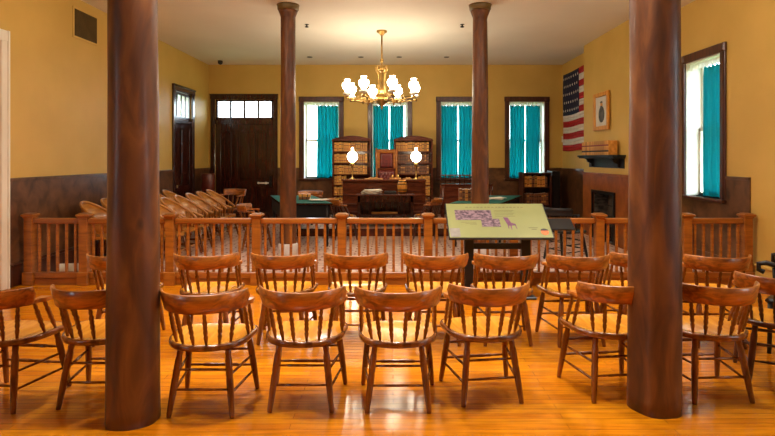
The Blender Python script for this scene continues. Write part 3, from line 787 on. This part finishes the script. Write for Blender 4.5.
def bookcase(x0,x1,y0,y1,z0,zt,shelves,label,arched=True,seed=0,right=False,mat='cherry'):
    root=empty('bookcase',((x0+x1)/2,(y0+y1)/2,z0),0,label,'bookcase')
    hw=(x1-x0)/2; hd=(y1-y0)/2; h=zt-z0
    b=MB().box(-hw,-hw+.03,-hd,hd,0,h,mat).box(hw-.03,hw,-hd,hd,0,h,mat).box(-hw,hw,hd-.02,hd,0,h,mat).box(-hw,hw,-hd,hd,0,.08,mat)
    b.box(-hw-.015,hw+.015,-hd-.015,hd,h-.03,h,mat,bev=.006); b.build('carcass',root)
    if arched:
        n=20; pts=[(-hw,h-.001)]+[(-hw+2*hw*i/n,h+.02+.085*math.sin(PI*i/n)) for i in range(n+1)]+[(hw,h-.001)]
        m=MB(); m.prism(pts,0,.03,mat,TR(0,-hd+.03,0)@RX(PI/2)); m.build('crest',root)
    for z in shelves: MB().box(-hw+.03,hw-.03,-hd+.01,hd-.02,z-z0-.02,z-z0,mat).build('shelf',root)
    return root
# books: prototypes, spines face -y, origin at bottom front centre
def book_proto(name,w,h,d,body,bands,band_mat):
    m=MB().box(-w/2,w/2,0,d,0,h,body,bev=.004).box(-w/2+.004,w/2-.004,.012,d-.004,h-.003,h+.0005,'paper')
    for z in bands: m.box(-w/2+.001,w/2-.001,-.001,.004,z*h,z*h+.018,band_mat)
    return m.build(name)
protos=[]
pb=[book_proto('law_book',.052,.225,.17,'book_tan',(.22,.62),'book_red'),book_proto('law_book',.052,.235,.17,'book_tan',(.25,.7),'book_black'),
    book_proto('law_book',.052,.22,.17,'book_brown',(.3,.68),'book_black'),book_proto('law_book',.052,.23,.17,'book_brown',(.2,.72),'book_tan')]
first=[True]*4
def put_book(k,x,y,z,label,group,rz=0,s=(1,1,1),rx=0,ry=0):
    if first[k]: o=pb[k]; first[k]=False
    else: o=pb[k].copy(); C.objects.link(o)
    o.location=(x,y,z); o.rotation_euler=(rx,ry,rz); o.scale=s; tag(o,label,'book',group); return o
def fill(x0,x1,y,z,kinds,label,group,seed,w=.056,s=(1,1,1)):
    rnd=random.Random(seed); x=x0+w/2+.002; 
    while x+w/2<=x1:
        put_book(rnd.choice(kinds),x,y,z,label,group,s=(s[0],s[1],s[2]*rnd.uniform(.93,1.0))); x+=w+.004
by=13.72
shz=[.42,.69,.96,1.23,1.52,1.81]    # shelf tops
names=['bottom','second lowest','third lowest','third highest','second highest','top']
# left bookcase
LB=(-1.53,-.56); RB=(.03,1.0)
bookcase(LB[0],LB[1],13.62,13.95,DZ,2.10,shz,'tall dark bookcase of law books left of the leather chair')
bookcase(RB[0],RB[1],13.62,13.95,DZ,2.10,shz,'tall dark bookcase of law books right of the leather chair')
for zi,z in enumerate(shz):
    full=zi>=3
    fill(LB[0]+.04,LB[1]-.04 if full else LB[0]+.36,13.66,z+.001,[0,0,1],'tan law book on the %s shelf of the left bookcase'%names[zi],'law books in the left bookcase',zi)
    kinds=[0,0,1] if zi in (5,1,2) else [2,3]
    fill(RB[0]+.04 if full else RB[1]-.36,RB[1]-.04,13.66,z+.001,kinds,'law book on the %s shelf of the right bookcase'%names[zi],'law books in the right bookcase',zi+20)

# judge's chair
def judge_chair():
    root=empty('judge_chair',(-.16,13.15,DZ),0,'tall tufted red leather chair behind the judge bench','chair')
    fr=MB()
    for sx in (-1,1):
        fr.turn((sx*.27,.25,.40),(sx*.30,.33,1.50),[(0,.03),(.2,.035),(.8,.03),(.85,.04),(.93,.03),(1,.03)],'rail_wood',10)
        fr.box(sx*.24,sx*.30,-.24,.28,.60,.65,'cherry',bev=.012).box(sx*.25,sx*.29,-.24,-.20,.08,.62,'cherry',bev=.006).box(sx*.25,sx*.29,.24,.28,0,.42,'cherry',bev=.006).box(sx*.25,sx*.29,-.24,-.20,0,.42,'cherry')
    fr.box(-.30,.30,.29,.345,1.02,1.07,'cherry',bev=.01).box(-.27,.27,-.24,.28,.34,.40,'cherry',bev=.01)
    fr.build('frame',root)
    # tufted pads
    def pad(x0,x1,z0,z1,name,tuft):
        n=28;vs=[];fs=[]
        for j in range(n+1):
            for i in range(n+1):
                u=i/n;v=j/n; x=x0+(x1-x0)*u; z=z0+(z1-z0)*v
                e=min(1,min(u,1-u,v,1-v)*9)**.5; y=-.06*e
                if tuft: y+=.022*abs(math.sin((u*5+v*5)*PI)*math.sin((u*5-v*5)*PI))*-1*e+.012
                vs.append((x,y,z))
        for j in range(n):
            for i in range(n): a=j*(n+1)+i; fs.append([a,a+1,a+n+2,a+n+1])
        m=MB(); m.add(vs,fs,'leather',True,TR(0,.30,0)); m.box(x0,x1,.30,.325,z0,z1,'leather'); return m.build(name,root)
    pad(-.25,.25,.46,1.03,'back_cushion',True); pad(-.19,.19,1.07,1.40,'head_cushion',False)
    MB().box(-.24,.24,-.22,.25,.40,.49,'leather',bev=.03).build('seat',root)
    fr=MB().box(-.27,.27,.29,.34,1.40,1.48,'rail_wood',bev=.015).box(-.27,-.19,.30,.33,1.02,1.42,'rail_wood').box(.19,.27,.30,.33,1.02,1.42,'rail_wood'); fr.build('crest_rail',root)
judge_chair()
bpy.data.objects['judge_chair'].scale=(.86,1,1.14)

def bench():
    root=empty('judge_bench',(-.20,12.35,DZ),0,'broad dark red judge bench with two glowing lamps on it','desk')
    x0,x1=-.93,.93; h=.985
    MB().box(x0-.02,x1+.02,-.30,.32,h-.035,h,'cherry',bev=.01).box(x0-.005,x1+.005,-.285,.3,h-.06,h-.036,'cherry',bev=.008).build('top',root)
    b=MB().box(x0,x1,-.26,-.24,0,h-.04,'cherry').box(x0,x0+.03,-.25,.30,0,h-.04,'cherry').box(x1-.03,x1,-.25,.30,0,h-.04,'cherry')
    b.box(x0,x1,-.285,-.26,0,.12,'cherry',bev=.006)
    for z in (.24,.42,.62): b.box(x0,x1,-.28,-.26,z,z+.035,'cherry',bev=.008)
    for x in (x0,x1-.08,-.35,.27): b.box(x,x+.08,-.275,-.26,.0,h-.06,'cherry',bev=.004)
    b.build('front_panel',root)
bench()
BT=DZ+.986
def oil_lamp(x,y,z,lab):
    root=empty('table_lamp',(x,y,z),0,lab,'lamp','glowing globe lamps on the judge bench')
    MB().lathe([(.07,0),(.07,.012),(.03,.03),(.014,.05),(.012,.24),(.02,.28),(.055,.31),(.06,.34),(.04,.37),(.03,.395)],'brass',18).build('base',root)
    MB().lathe([(.04,.395),(.08,.42),(.11,.465),(.12,.51),(.112,.555),(.085,.60),(.045,.628),(.026,.64),(.024,.72)],'opal_glass',22).build('globe',root)
oil_lamp(-.93,12.38,BT,'left glowing globe lamp on the judge bench')
oil_lamp(.53,12.38,BT,'right glowing globe lamp on the judge bench')
def open_book(x,y,z,lab,s=1,rz=0,grp=None):
    m=MB()
    for sx in (-1,1):
        secs=[]
        for i in range(7):
            u=i/6; zz=.006+.03*math.sin(min(1,u*1.3+.15)*PI)*.8+.008
            secs.append([(sx*u*.2*s,-.13*s,.0),(sx*u*.2*s,.13*s,.0),(sx*u*.2*s,.13*s,zz),(sx*u*.2*s,-.13*s,zz)])
        m.loft(secs,'tan_paper',smooth=False)
    o=m.build('open_book',None,(x,y,z),(0,0,rz)); tag(o,lab,'book',grp); return o
open_book(-.44,12.36,BT,'open tan book on the judge bench beside the left lamp',1.0,.1)
open_book(.335,12.34,BT,'open tan book on the judge bench beside the right lamp',.55,-.1)
t=empty('inkstand',(.05,12.38,BT),0,'small wooden inkstand on the judge bench right of the leather chair','inkstand')
MB().box(-.13,.13,-.07,.07,0,.03,'tan_paper',bev=.006).build('tray',t); MB().lathe([(.03,.03),(.035,.07),(.02,.08),(.02,.10)],'brass',12,(-.06,0,0)).build('ink_bottle',t); MB().lathe([(.03,.03),(.035,.07),(.02,.08),(.02,.10)],'brass',12,(.06,0,0)).build('ink_bottle',t)

def front_table():
    root=empty('clerk_table',(-.16,11.62,DZ),0,'dark wooden table in front of the judge bench','table')
    h=.70; w=.63
    MB().box(-w,w,-.26,.26,h-.03,h,'cherry',bev=.008).build('tabletop',root)
    MB().box(-w+.05,w-.05,-.22,-.195,h-.16,h-.03,'dark_wood').box(-w+.05,w-.05,.20,.22,.05,h-.03,'dark_wood').box(-w+.05,-w+.075,-.2,.2,h-.16,h-.03,'dark_wood').box(w-.075,w-.05,-.2,.2,h-.16,h-.03,'dark_wood').build('apron',root)
    for sx in (-1,1):
        for sy in (-1,1): MB().box(sx*(w-.10),sx*(w-.04),sy*.16,sy*.22,0,h-.03,'dark_wood',bev=.006).build('leg',root)
    MB().box(-w+.06,w-.06,-.2,.2,.25,.275,'dark_wood').build('lower_shelf',root)
front_table()
TT=DZ+.70
o=MB().box(-.28,.28,-.03,.03,0,.05,'brass',bev=.01).build('scroll_case',None,(-.18,11.5,DZ+.276)); tag(o,'pale brassy case on the lower shelf of the clerk table','case')
def keg():
    root=empty('wooden_keg',(.20,11.62,TT),0,'small oak keg standing on the clerk table','keg')
    pr=[(.074,0),(.093,.06),(.106,.13),(.106,.17),(.093,.24),(.074,.30),(.068,.30),(.068,.285),(.001,.285)]
    MB().lathe(pr,'oak_keg',20).build('barrel',root)
    for z,r in ((.02,.084),(.08,.1),(.20,.103),(.26,.09)): MB().lathe([(r-.006,z),(r+.002,z),(r+.002,z+.018),(r-.006,z+.018)],'iron',20).build('hoop',root)
keg()
def papers(x,y,z,n,w,h,lab,seed,name='papers'):
    rnd=random.Random(seed); m=MB()
    for k in range(n):
        T=TR(rnd.uniform(-.1,.1)*w*2,rnd.uniform(-.1,.1)*h,.006*k)@RZ(rnd.uniform(-.5,.5))@RY(rnd.uniform(-.05,.05))
        m.box(-w/2,w/2,-h/2,h/2,.003,.007,'paper',T)
    o=m.build(name,None,(x,y,z)); tag(o,lab,'papers'); return o
papers(-.46,11.58,TT+.006,14,.32,.26,'loose heap of pale papers on the left of the clerk table',3,'paper_pile')
o=MB().box(-.13,.13,-.1,.1,0,.05,'black_paint',bev=.008).box(-.115,.115,-.08,.08,.05,.058,'iron').build('document_box',None,(-.06,11.66,TT)); tag(o,'flat black box on the clerk table between papers and keg','box')

# chairs around the court tables
gc='captain chairs behind the railing'
chair(.66,11.0,80,'dark wooden chair standing right of the clerk table before the bench',gc,.012,proto=dark0)
chair(-.98,10.9,-75,'dark wooden chair standing left of the clerk table before the bench',gc,.012,proto=dark0)
chair(-2.42,9.62,-85,'wooden captain chair at the left end of the left green topped table',gc,.012)
chair(-1.95,12.55,178,'wooden captain chair behind the left green topped table under the window',gc,.012,1.05)

# green topped tables
def green_table(corners,z,lab):
    cx=sum(c[0] for c in corners)/4; cy=sum(c[1] for c in corners)/4
    root=empty('counsel_table',(cx,cy,.012),0,lab,'table','green topped counsel tables')
    P=[(c[0]-cx,c[1]-cy) for c in corners]
    def sh(k): return [(x*k,y*(1-(1-k)*.5)) for x,y in P]
    MB().prism(sh(1.0),z-.03,z-.002,'dark_wood').build('tabletop',root)
    MB().prism(sh(.985),z-.002,z+.004,'green_felt').build('felt',root)
    MB().prism(sh(.93),z-.30,z-.03,'black_cloth').build('apron',root)
    for x,y in sh(.86):
        MB().turn((x,y,0),(x,y,z-.03),[(0,.02),(.08,.03),(.12,.022),(.3,.026),(.45,.036),(.5,.026),(.55,.04),(1,.04)],'black_paint',12).build('leg',root)
green_table([(-2.05,9.86),(-1.10,9.86),(-1.76,11.9),(-2.71,11.9)],.80,'left green topped counsel table with black apron')
green_table([(1.02,9.86),(1.97,9.86),(2.84,11.9),(1.89,11.9)],.80,'right green topped counsel table behind the display panel')
TZ=.012+.805
def lying_stack(x,y,z,n,kinds,lab,grp,rz=0):
    for k in range(n):
        o=put_book(kinds[k%len(kinds)],x,y,z+.026+.053*k,lab[k],grp,rz=rz+.06*k)
        o.rotation_euler=(0,PI/2,rz+.07*k); 
lying_stack(-1.86,10.65,TZ,2,[2,1],['brown book lying on the left green table, bottom of two','tan book lying on the left green table, top of two'],'books lying on the left green table',.1)
papers(-1.45,10.35,TZ+.008,4,.30,.22,'white papers lying on the left green table',5,'papers')
# upright books on the right green table
for k in range(5): put_book([3,2,0,2,3][k],1.30+.055*k,10.35,TZ,'book standing in a short row on the right green table','short row of books on the right green table')
papers(2.02,10.75,TZ+.008,4,.34,.30,'white papers lying on the right green table',9,'papers')

# clerk desk with gallery
def gallery_desk():
    root=empty('gallery_desk',(1.78,13.2,.012),0,'reddish wooden desk with spindled gallery rail under the third window','desk')
    w=.62; h=1.0
    MB().box(-w,w,-.3,.3,h-.03,h,'cherry',bev=.008).build('top',root)
    b=MB().box(-w+.03,w-.03,-.27,.27,.45,h-.03,'cherry').box(-w+.08,w-.08,-.285,-.27,.5,h-.08,'cherry',bev=.008); b.build('case',root)
    for sx in (-1,1):
        for sy in (-1,1): MB().turn((sx*(w-.05),sy*.24,0),(sx*(w-.05),sy*.24,h-.03),[(0,.02),(.1,.035),(.15,.02),(.3,.035),(.4,.022),(.45,.04),(1,.04)],'cherry',12).build('leg',root)
    g=MB().box(-w,w,.24,.27,h+.19,h+.21,'rail_wood_long',bev=.004)
    for k in range(11): x=-w+.03+(2*w-.06)*k/10; g.turn((x,.255,h),(x,.255,h+.19),[(0,.008),(.5,.012),(1,.008)],'cherry',8)
    g.build('gallery',root)
gallery_desk()
# low bookcase at right
bookcase(3.22,3.92,13.35,13.85,.012,1.27,[.48,.92],'low open bookcase under the rightmost back window',False,mat='casing_wood')
fill(3.26,3.88,13.40,.921,[0,0,2,1],'law book on the upper shelf of the low bookcase','law books in the low bookcase',41,w=.06,s=(1.05,1,1.2))
fill(3.26,3.88,13.40,.481,[2,3],'brown law book on the lower shelf of the low bookcase','law books in the low bookcase',42,w=.056,s=(1,1,1.3))
o=empty('wooden_cabinet',(4.08,13.75,.012),0,'narrow near black cabinet right of the low bookcase','cabinet')
MB().box(-.10,.10,-.25,.25,0,1.30,'black_paint',bev=.01).build('body',o); MB().box(-.08,.08,-.262,-.25,.1,1.2,'black_paint',bev=.01).build('door',o)
# black chair behind the rail
dk=make_chair('captains_chair','black_paint','black_paint','black_paint'); dk.location=(2.75,8.65,.012); dk.rotation_euler=(0,0,R(-60)); dk.scale=(1.06,)*3
tag(dk,'black chair behind the railing to the right of the display panel','chair',gc)

# ------------------------------------------------------------------ jury chairs along the left wall
def make_jury():
    root=empty('jury_chair')
    # facing +y locally; hoop slopes from high back to low arms
    def hp(a,zo=0,k=1):
        th=a*R(150); x=.25*math.sin(th)*k; y=-.02-.25*math.cos(th)*k
        z=.60+.36*((1+math.cos(th))/2)**1.1
        return Vector((x,y-.06*((1+math.cos(th))/2),z+zo))
    K=40
    MB().tube([hp(-1+2*i/K) for i in range(K+1)],.019,'jury_wood',8).build('arm_bow',root)
    # curved back panel under the hoop
    secs=[]; 
    for i in range(29):
        a=-.62+1.24*i/28; p=hp(a); th=a*R(150); q_=Vector((.205*math.sin(th),-.02-.215*math.cos(th),.45)); nv=Vector((math.sin(th),-math.cos(th),0))
        mid=(p+q_)/2+nv*.012
        secs.append([q_-nv*.006,q_+nv*.006,mid+nv*.006,p+nv*.004,p-nv*.006,mid-nv*.006])
    MB().loft(secs,'jury_wood').build('back_panel',root)
    for a in (-.92,-.78,.78,.92):
        p=hp(a); MB().turn((p.x*.85,min(p.y,.2)*.9,.45),p,[(0,.010),(.4,.016),(.6,.010),(1,.010)],'chair_turned',8).build('spindle',root)
    n=30; pts=[(.235*math.cos(2*PI*i/n),.25*math.sin(2*PI*i/n)) for i in range(n)]
    MB().prism(pts,.42,.46,'jury_wood',smooth=False).build('seat',root)
    for sx in (-1,1):
        for sy in (-1,1): MB().turn((sx*.24,sy*.24,.005),(sx*.17,sy*.16,.43),[(0,.014),(.5,.022),(1,.016)],'chair_turned',10).build('leg',root)
        MB().turn((sx*.22,-.21,.15),(sx*.22,.21,.15),[(0,.009),(.5,.012),(1,.009)],'chair_turned',8).build('stretcher',root)
    MB().turn((-.21,.20,.18),(.21,.20,.18),[(0,.009),(.5,.012),(1,.009)],'jury_wood',8).build('stretcher',root)
    return root
j0=make_jury(); index(j0); ju=[False]
def jury(x,y,rot,lab,g):
    if not ju[0]: o=j0; ju[0]=True
    else: o=copy_tree(j0)
    o.location=(x,y,.012); o.rotation_euler=(0,0,R(rot)); tag(o,lab,'chair',g)
ords=['nearest','second nearest','third nearest','fourth nearest','fifth nearest','farthest']
for k,y in enumerate((8.45,9.0,9.55,10.1,10.65,11.2)): jury(-3.52,y,-90,'round backed jury chair in the outer row, %s of six'%ords[k],'jury chairs in the outer row')
for k,y in enumerate((8.2,8.78,9.36,9.94,10.52,11.1)): jury(-4.38,y,-90,'round backed jury chair against the left wall, %s of six'%ords[k],'jury chairs along the left wall')
chair(-3.66,12.0,150,'captain chair facing the room beyond the outer jury row',gc,.012,1.15)

# red canister near back-left corner
t=empty('red_stool',(-4.52,13.2,.012),0,'dark red upholstered pedestal in the back left corner','pedestal')
MB().lathe([(.16,.82),(.165,.84),(.165,1.22),(.15,1.25),(.02,1.26)],'red_vinyl',24).build('drum',t)
MB().lathe([(.17,0),(.17,.03),(.05,.06),(.05,.78),(.17,.80),(.17,.82)],'dark_wood',20).build('pedestal',t)

# ------------------------------------------------------------------ right wall: flag, portrait, mantel shelf, vent etc.
def flag():
    y1=14.0; y0=12.0; zt=3.78; h=1.96; X=XRF-.03
    W=2.9
    def P3(u,v,off=0):  # u along -y from the hoist, v down
        y=y1-u*W*.69; yy=y
        wv=.012*math.sin(u*9+v*2)+.008*math.sin(v*7+u*3)
        return Vector((X-wv-off,yy,zt-v*h-.012*math.sin(u*7)))
    m=MB(); nu=44
    for s_ in range(13):
        mat='flag_red' if s_%2==0 else 'flag_white'
        v0,v1=s_/13,(s_+1)/13
        for sub in range(2):
            a,b_=v0+(v1-v0)*sub/2,v0+(v1-v0)*(sub+1)/2
            vs=[];fs=[]
            for i in range(nu+1): u=i/nu; vs.append(P3(u,a)); 
            for i in range(nu+1): u=i/nu; vs.append(P3(u,b_))
            for i in range(nu):
                fs.append([i,i+1,nu+2+i,nu+1+i])
            m.add(vs,fs,mat,True)
    cu=.575; n=20
    vs=[P3(cu*i/n,7/13*j/14,.003) for j in range(15) for i in range(n+1)]
    fs=[[j*(n+1)+i,j*(n+1)+i+1,(j+1)*(n+1)+i+1,(j+1)*(n+1)+i] for j in range(14) for i in range(n)]
    m.add(vs,fs,'flag_blue',True)
    rows=[8,7,8,7,8]
    for j,c in enumerate(rows):
        for i in range(c):
            u=cu*((i+.5+(0 if c==8 else .5))/8); v=7/13*(j+.6)/5.2
            vs=[];
            for k in range(10):
                r=(.042 if k%2==0 else .018); an=PI/2+k*PI/5
                p=P3(u+math.cos(an)*r/(W*.69),v-math.sin(an)*r/h,.008); vs.append(p)
            vs.append(P3(u,v,.008)); m.add(vs,[[10,k,(k+1)%10] for k in range(10)],'flag_white')
    o=m.build('american_flag'); tag(o,'american flag with stars and stripes hung flat on the right wall','flag')
    o.modifiers.new('thick','SOLIDIFY').thickness=.002
flag()
def portrait():
    root=empty('framed_portrait',(BX-.022,10.71,2.565),PI/2,'wooden framed portrait of a bearded man in a dark coat, right wall','picture')
    # local x -> y, local y -> -x (towards the room)
    w,h=.385,.375; 
    f=MB()
    for a in ((-w,-w+.085,-h,h),(w-.085,w,-h,h),(-w+.085,w-.085,h-.085,h),(-w+.085,w-.085,-h,-h+.085)): f.box(a[0],a[1],0,.045,a[2],a[3],'oak_keg',bev=.01)
    f.build('frame',root)
    MB().box(-w+.08,w-.08,-.015,.012,-h+.08,h-.08,'mat_board').build('mount',root)
    n=24; m=MB()
    T=TR(0,.012,0)@RX(-PI/2)
    m.prism([(.15*math.cos(2*PI*i/n),.06+(.16*math.sin(2*PI*i/n))) for i in range(n)],0,.003,'photo_grey',T)
    m.build('figure_coat',root)
    m=MB(); m.prism([(.06*math.cos(2*PI*i/n),-.12+(.08*math.sin(2*PI*i/n))) for i in range(n)],.003,.005,'tan_paper',T)
    m.prism([(.062*math.cos(PI+PI*i/n),-.105-(.07*math.sin(PI+PI*i/n))) for i in range(n+1)],.005,.007,'photo_grey',T)
    m.prism([(.064*math.cos(PI*i/n),-.165-(.04*math.sin(PI*i/n))) for i in range(n+1)],.005,.007,'photo_grey',T)
    m.build('figure_head',root)
portrait()
def mantel():
    root=empty('wall_shelf',(BX,10.6,1.66),0,'dark bracketed wall shelf holding a row of law books','shelf')
    MB().box(-.24,0,-.95,.92,.0,.035,'black_paint',bev=.006).box(-.22,0,-.92,.89,-.03,0,'black_paint',bev=.006).build('board',root)
    MB().box(-.015,0,-.88,.85,-.21,-.03,'black_paint').build('back_board',root)
    for y in (-.7,.62):
        pts=[(0,-.20),(-.05,-.19),(-.06,-.13),(-.13,-.10),(-.15,-.05),(-.20,-.03),(0,-.03)]
        MB().prism(pts,y-.025,y+.025,'black_paint',RX(PI/2)@Matrix.Scale(-1,4,(0,0,1)) if False else Matrix(((1,0,0,0),(0,0,1,0),(0,1,0,0),(0,0,0,1)))).build('bracket',root)
mantel()
# books on the wall shelf: spines face the room (-x)
mb=MB().box(-.047,.047,0,.17,0,.27,'book_tan',bev=.005).box(-.046,.046,-.001,.004,.17,.195,'book_red').box(-.046,.046,-.001,.004,.06,.09,'book_black').box(-.043,.043,.012,.166,.267,.2705,'paper').build('law_book')
me_=mb
for k in range(14):
    o=mb if k==0 else mb.copy()
    if k: C.objects.link(o)
    o.location=(BX-.21,9.98+.1*k,1.697); o.rotation_euler=(0,0,-PI/2); tag(o,'tall tan law book with red bands in the row on the wall shelf','book','tan law books on the wall shelf')
# air vent
def vent():
    root=empty('wall_vent',(XL,8.51,3.71),0,'dark square air grille high on the left wall','vent')
    MB().box(0,.012,-.34,.34,-.24,.24,'wall_paint',bev=.004).build('frame',root)
    g=MB().box(.010,.014,-.305,.305,-.205,.205,'shade_slot')
    for k in range(22): y=-.29+.0276*k; g.box(.012,.022,y,y+.010,-.205,.205,'vent_metal')
    g.build('grille',root)
vent()
# ceiling bits
for x,y,lab in ((-2.02,13.1,'leftmost'),(-.78,13.1,'second from the left'),(.15,13.1,'third from the left'),(1.30,13.1,'rightmost')):
    o=MB().lathe([(.03,-.012),(.055,-.012),(.07,-.004),(.07,0)],'iron',16).build('ceiling_spotlight',None,(x,y,H)); tag(o,'small dark recessed ceiling fitting near the back wall, %s of four'%lab,'light fitting','recessed fittings near the back wall')
for x,lab in ((-1.58,'left'),(1.27,'right')):
    o=MB().lathe([(.012,-.06),(.03,-.055),(.04,-.045),(.015,-.03),(.015,-.008),(.04,-.004),(.04,0)],'iron',14).build('ceiling_sprinkler',None,(x,9.9,H)); tag(o,'small dark ceiling sprinkler near the top of the %s rear column'%lab,'sprinkler','ceiling sprinklers')
o=MB().lathe([(.01,-.10),(.045,-.085),(.06,-.05),(.06,-.0)],'black_paint',16).build('dome_camera',None,(-4.35,13.6,H)); tag(o,'small dome camera on the ceiling in the back left corner','camera')
o=MB().box(-.03,.0,-.06,.06,-.08,.08,'cream_paint',bev=.006).box(-.036,-.03,-.03,.03,-.01,.04,'plinth_white').build('thermostat',None,(XRF,14.1,2.13)); tag(o,'small white thermostat on the right wall beside the flag','thermostat')
# paper on floor behind the rail at left
m=MB(); m.add([(0,0,0),(.36,0,0),(.30,.10,.18),(-.06,.10,.18)],[[0,1,2,3]],'paper'); m.box(.04,.16,.02,.03,.03,.05,'paper')
o=m.build('leaflet',None,(-4.52,7.30,.013),(0,0,.15)); o.modifiers.new('t','SOLIDIFY').thickness=.004; tag(o,'white paper leaflet propped on the floor behind the railing at left','leaflet')
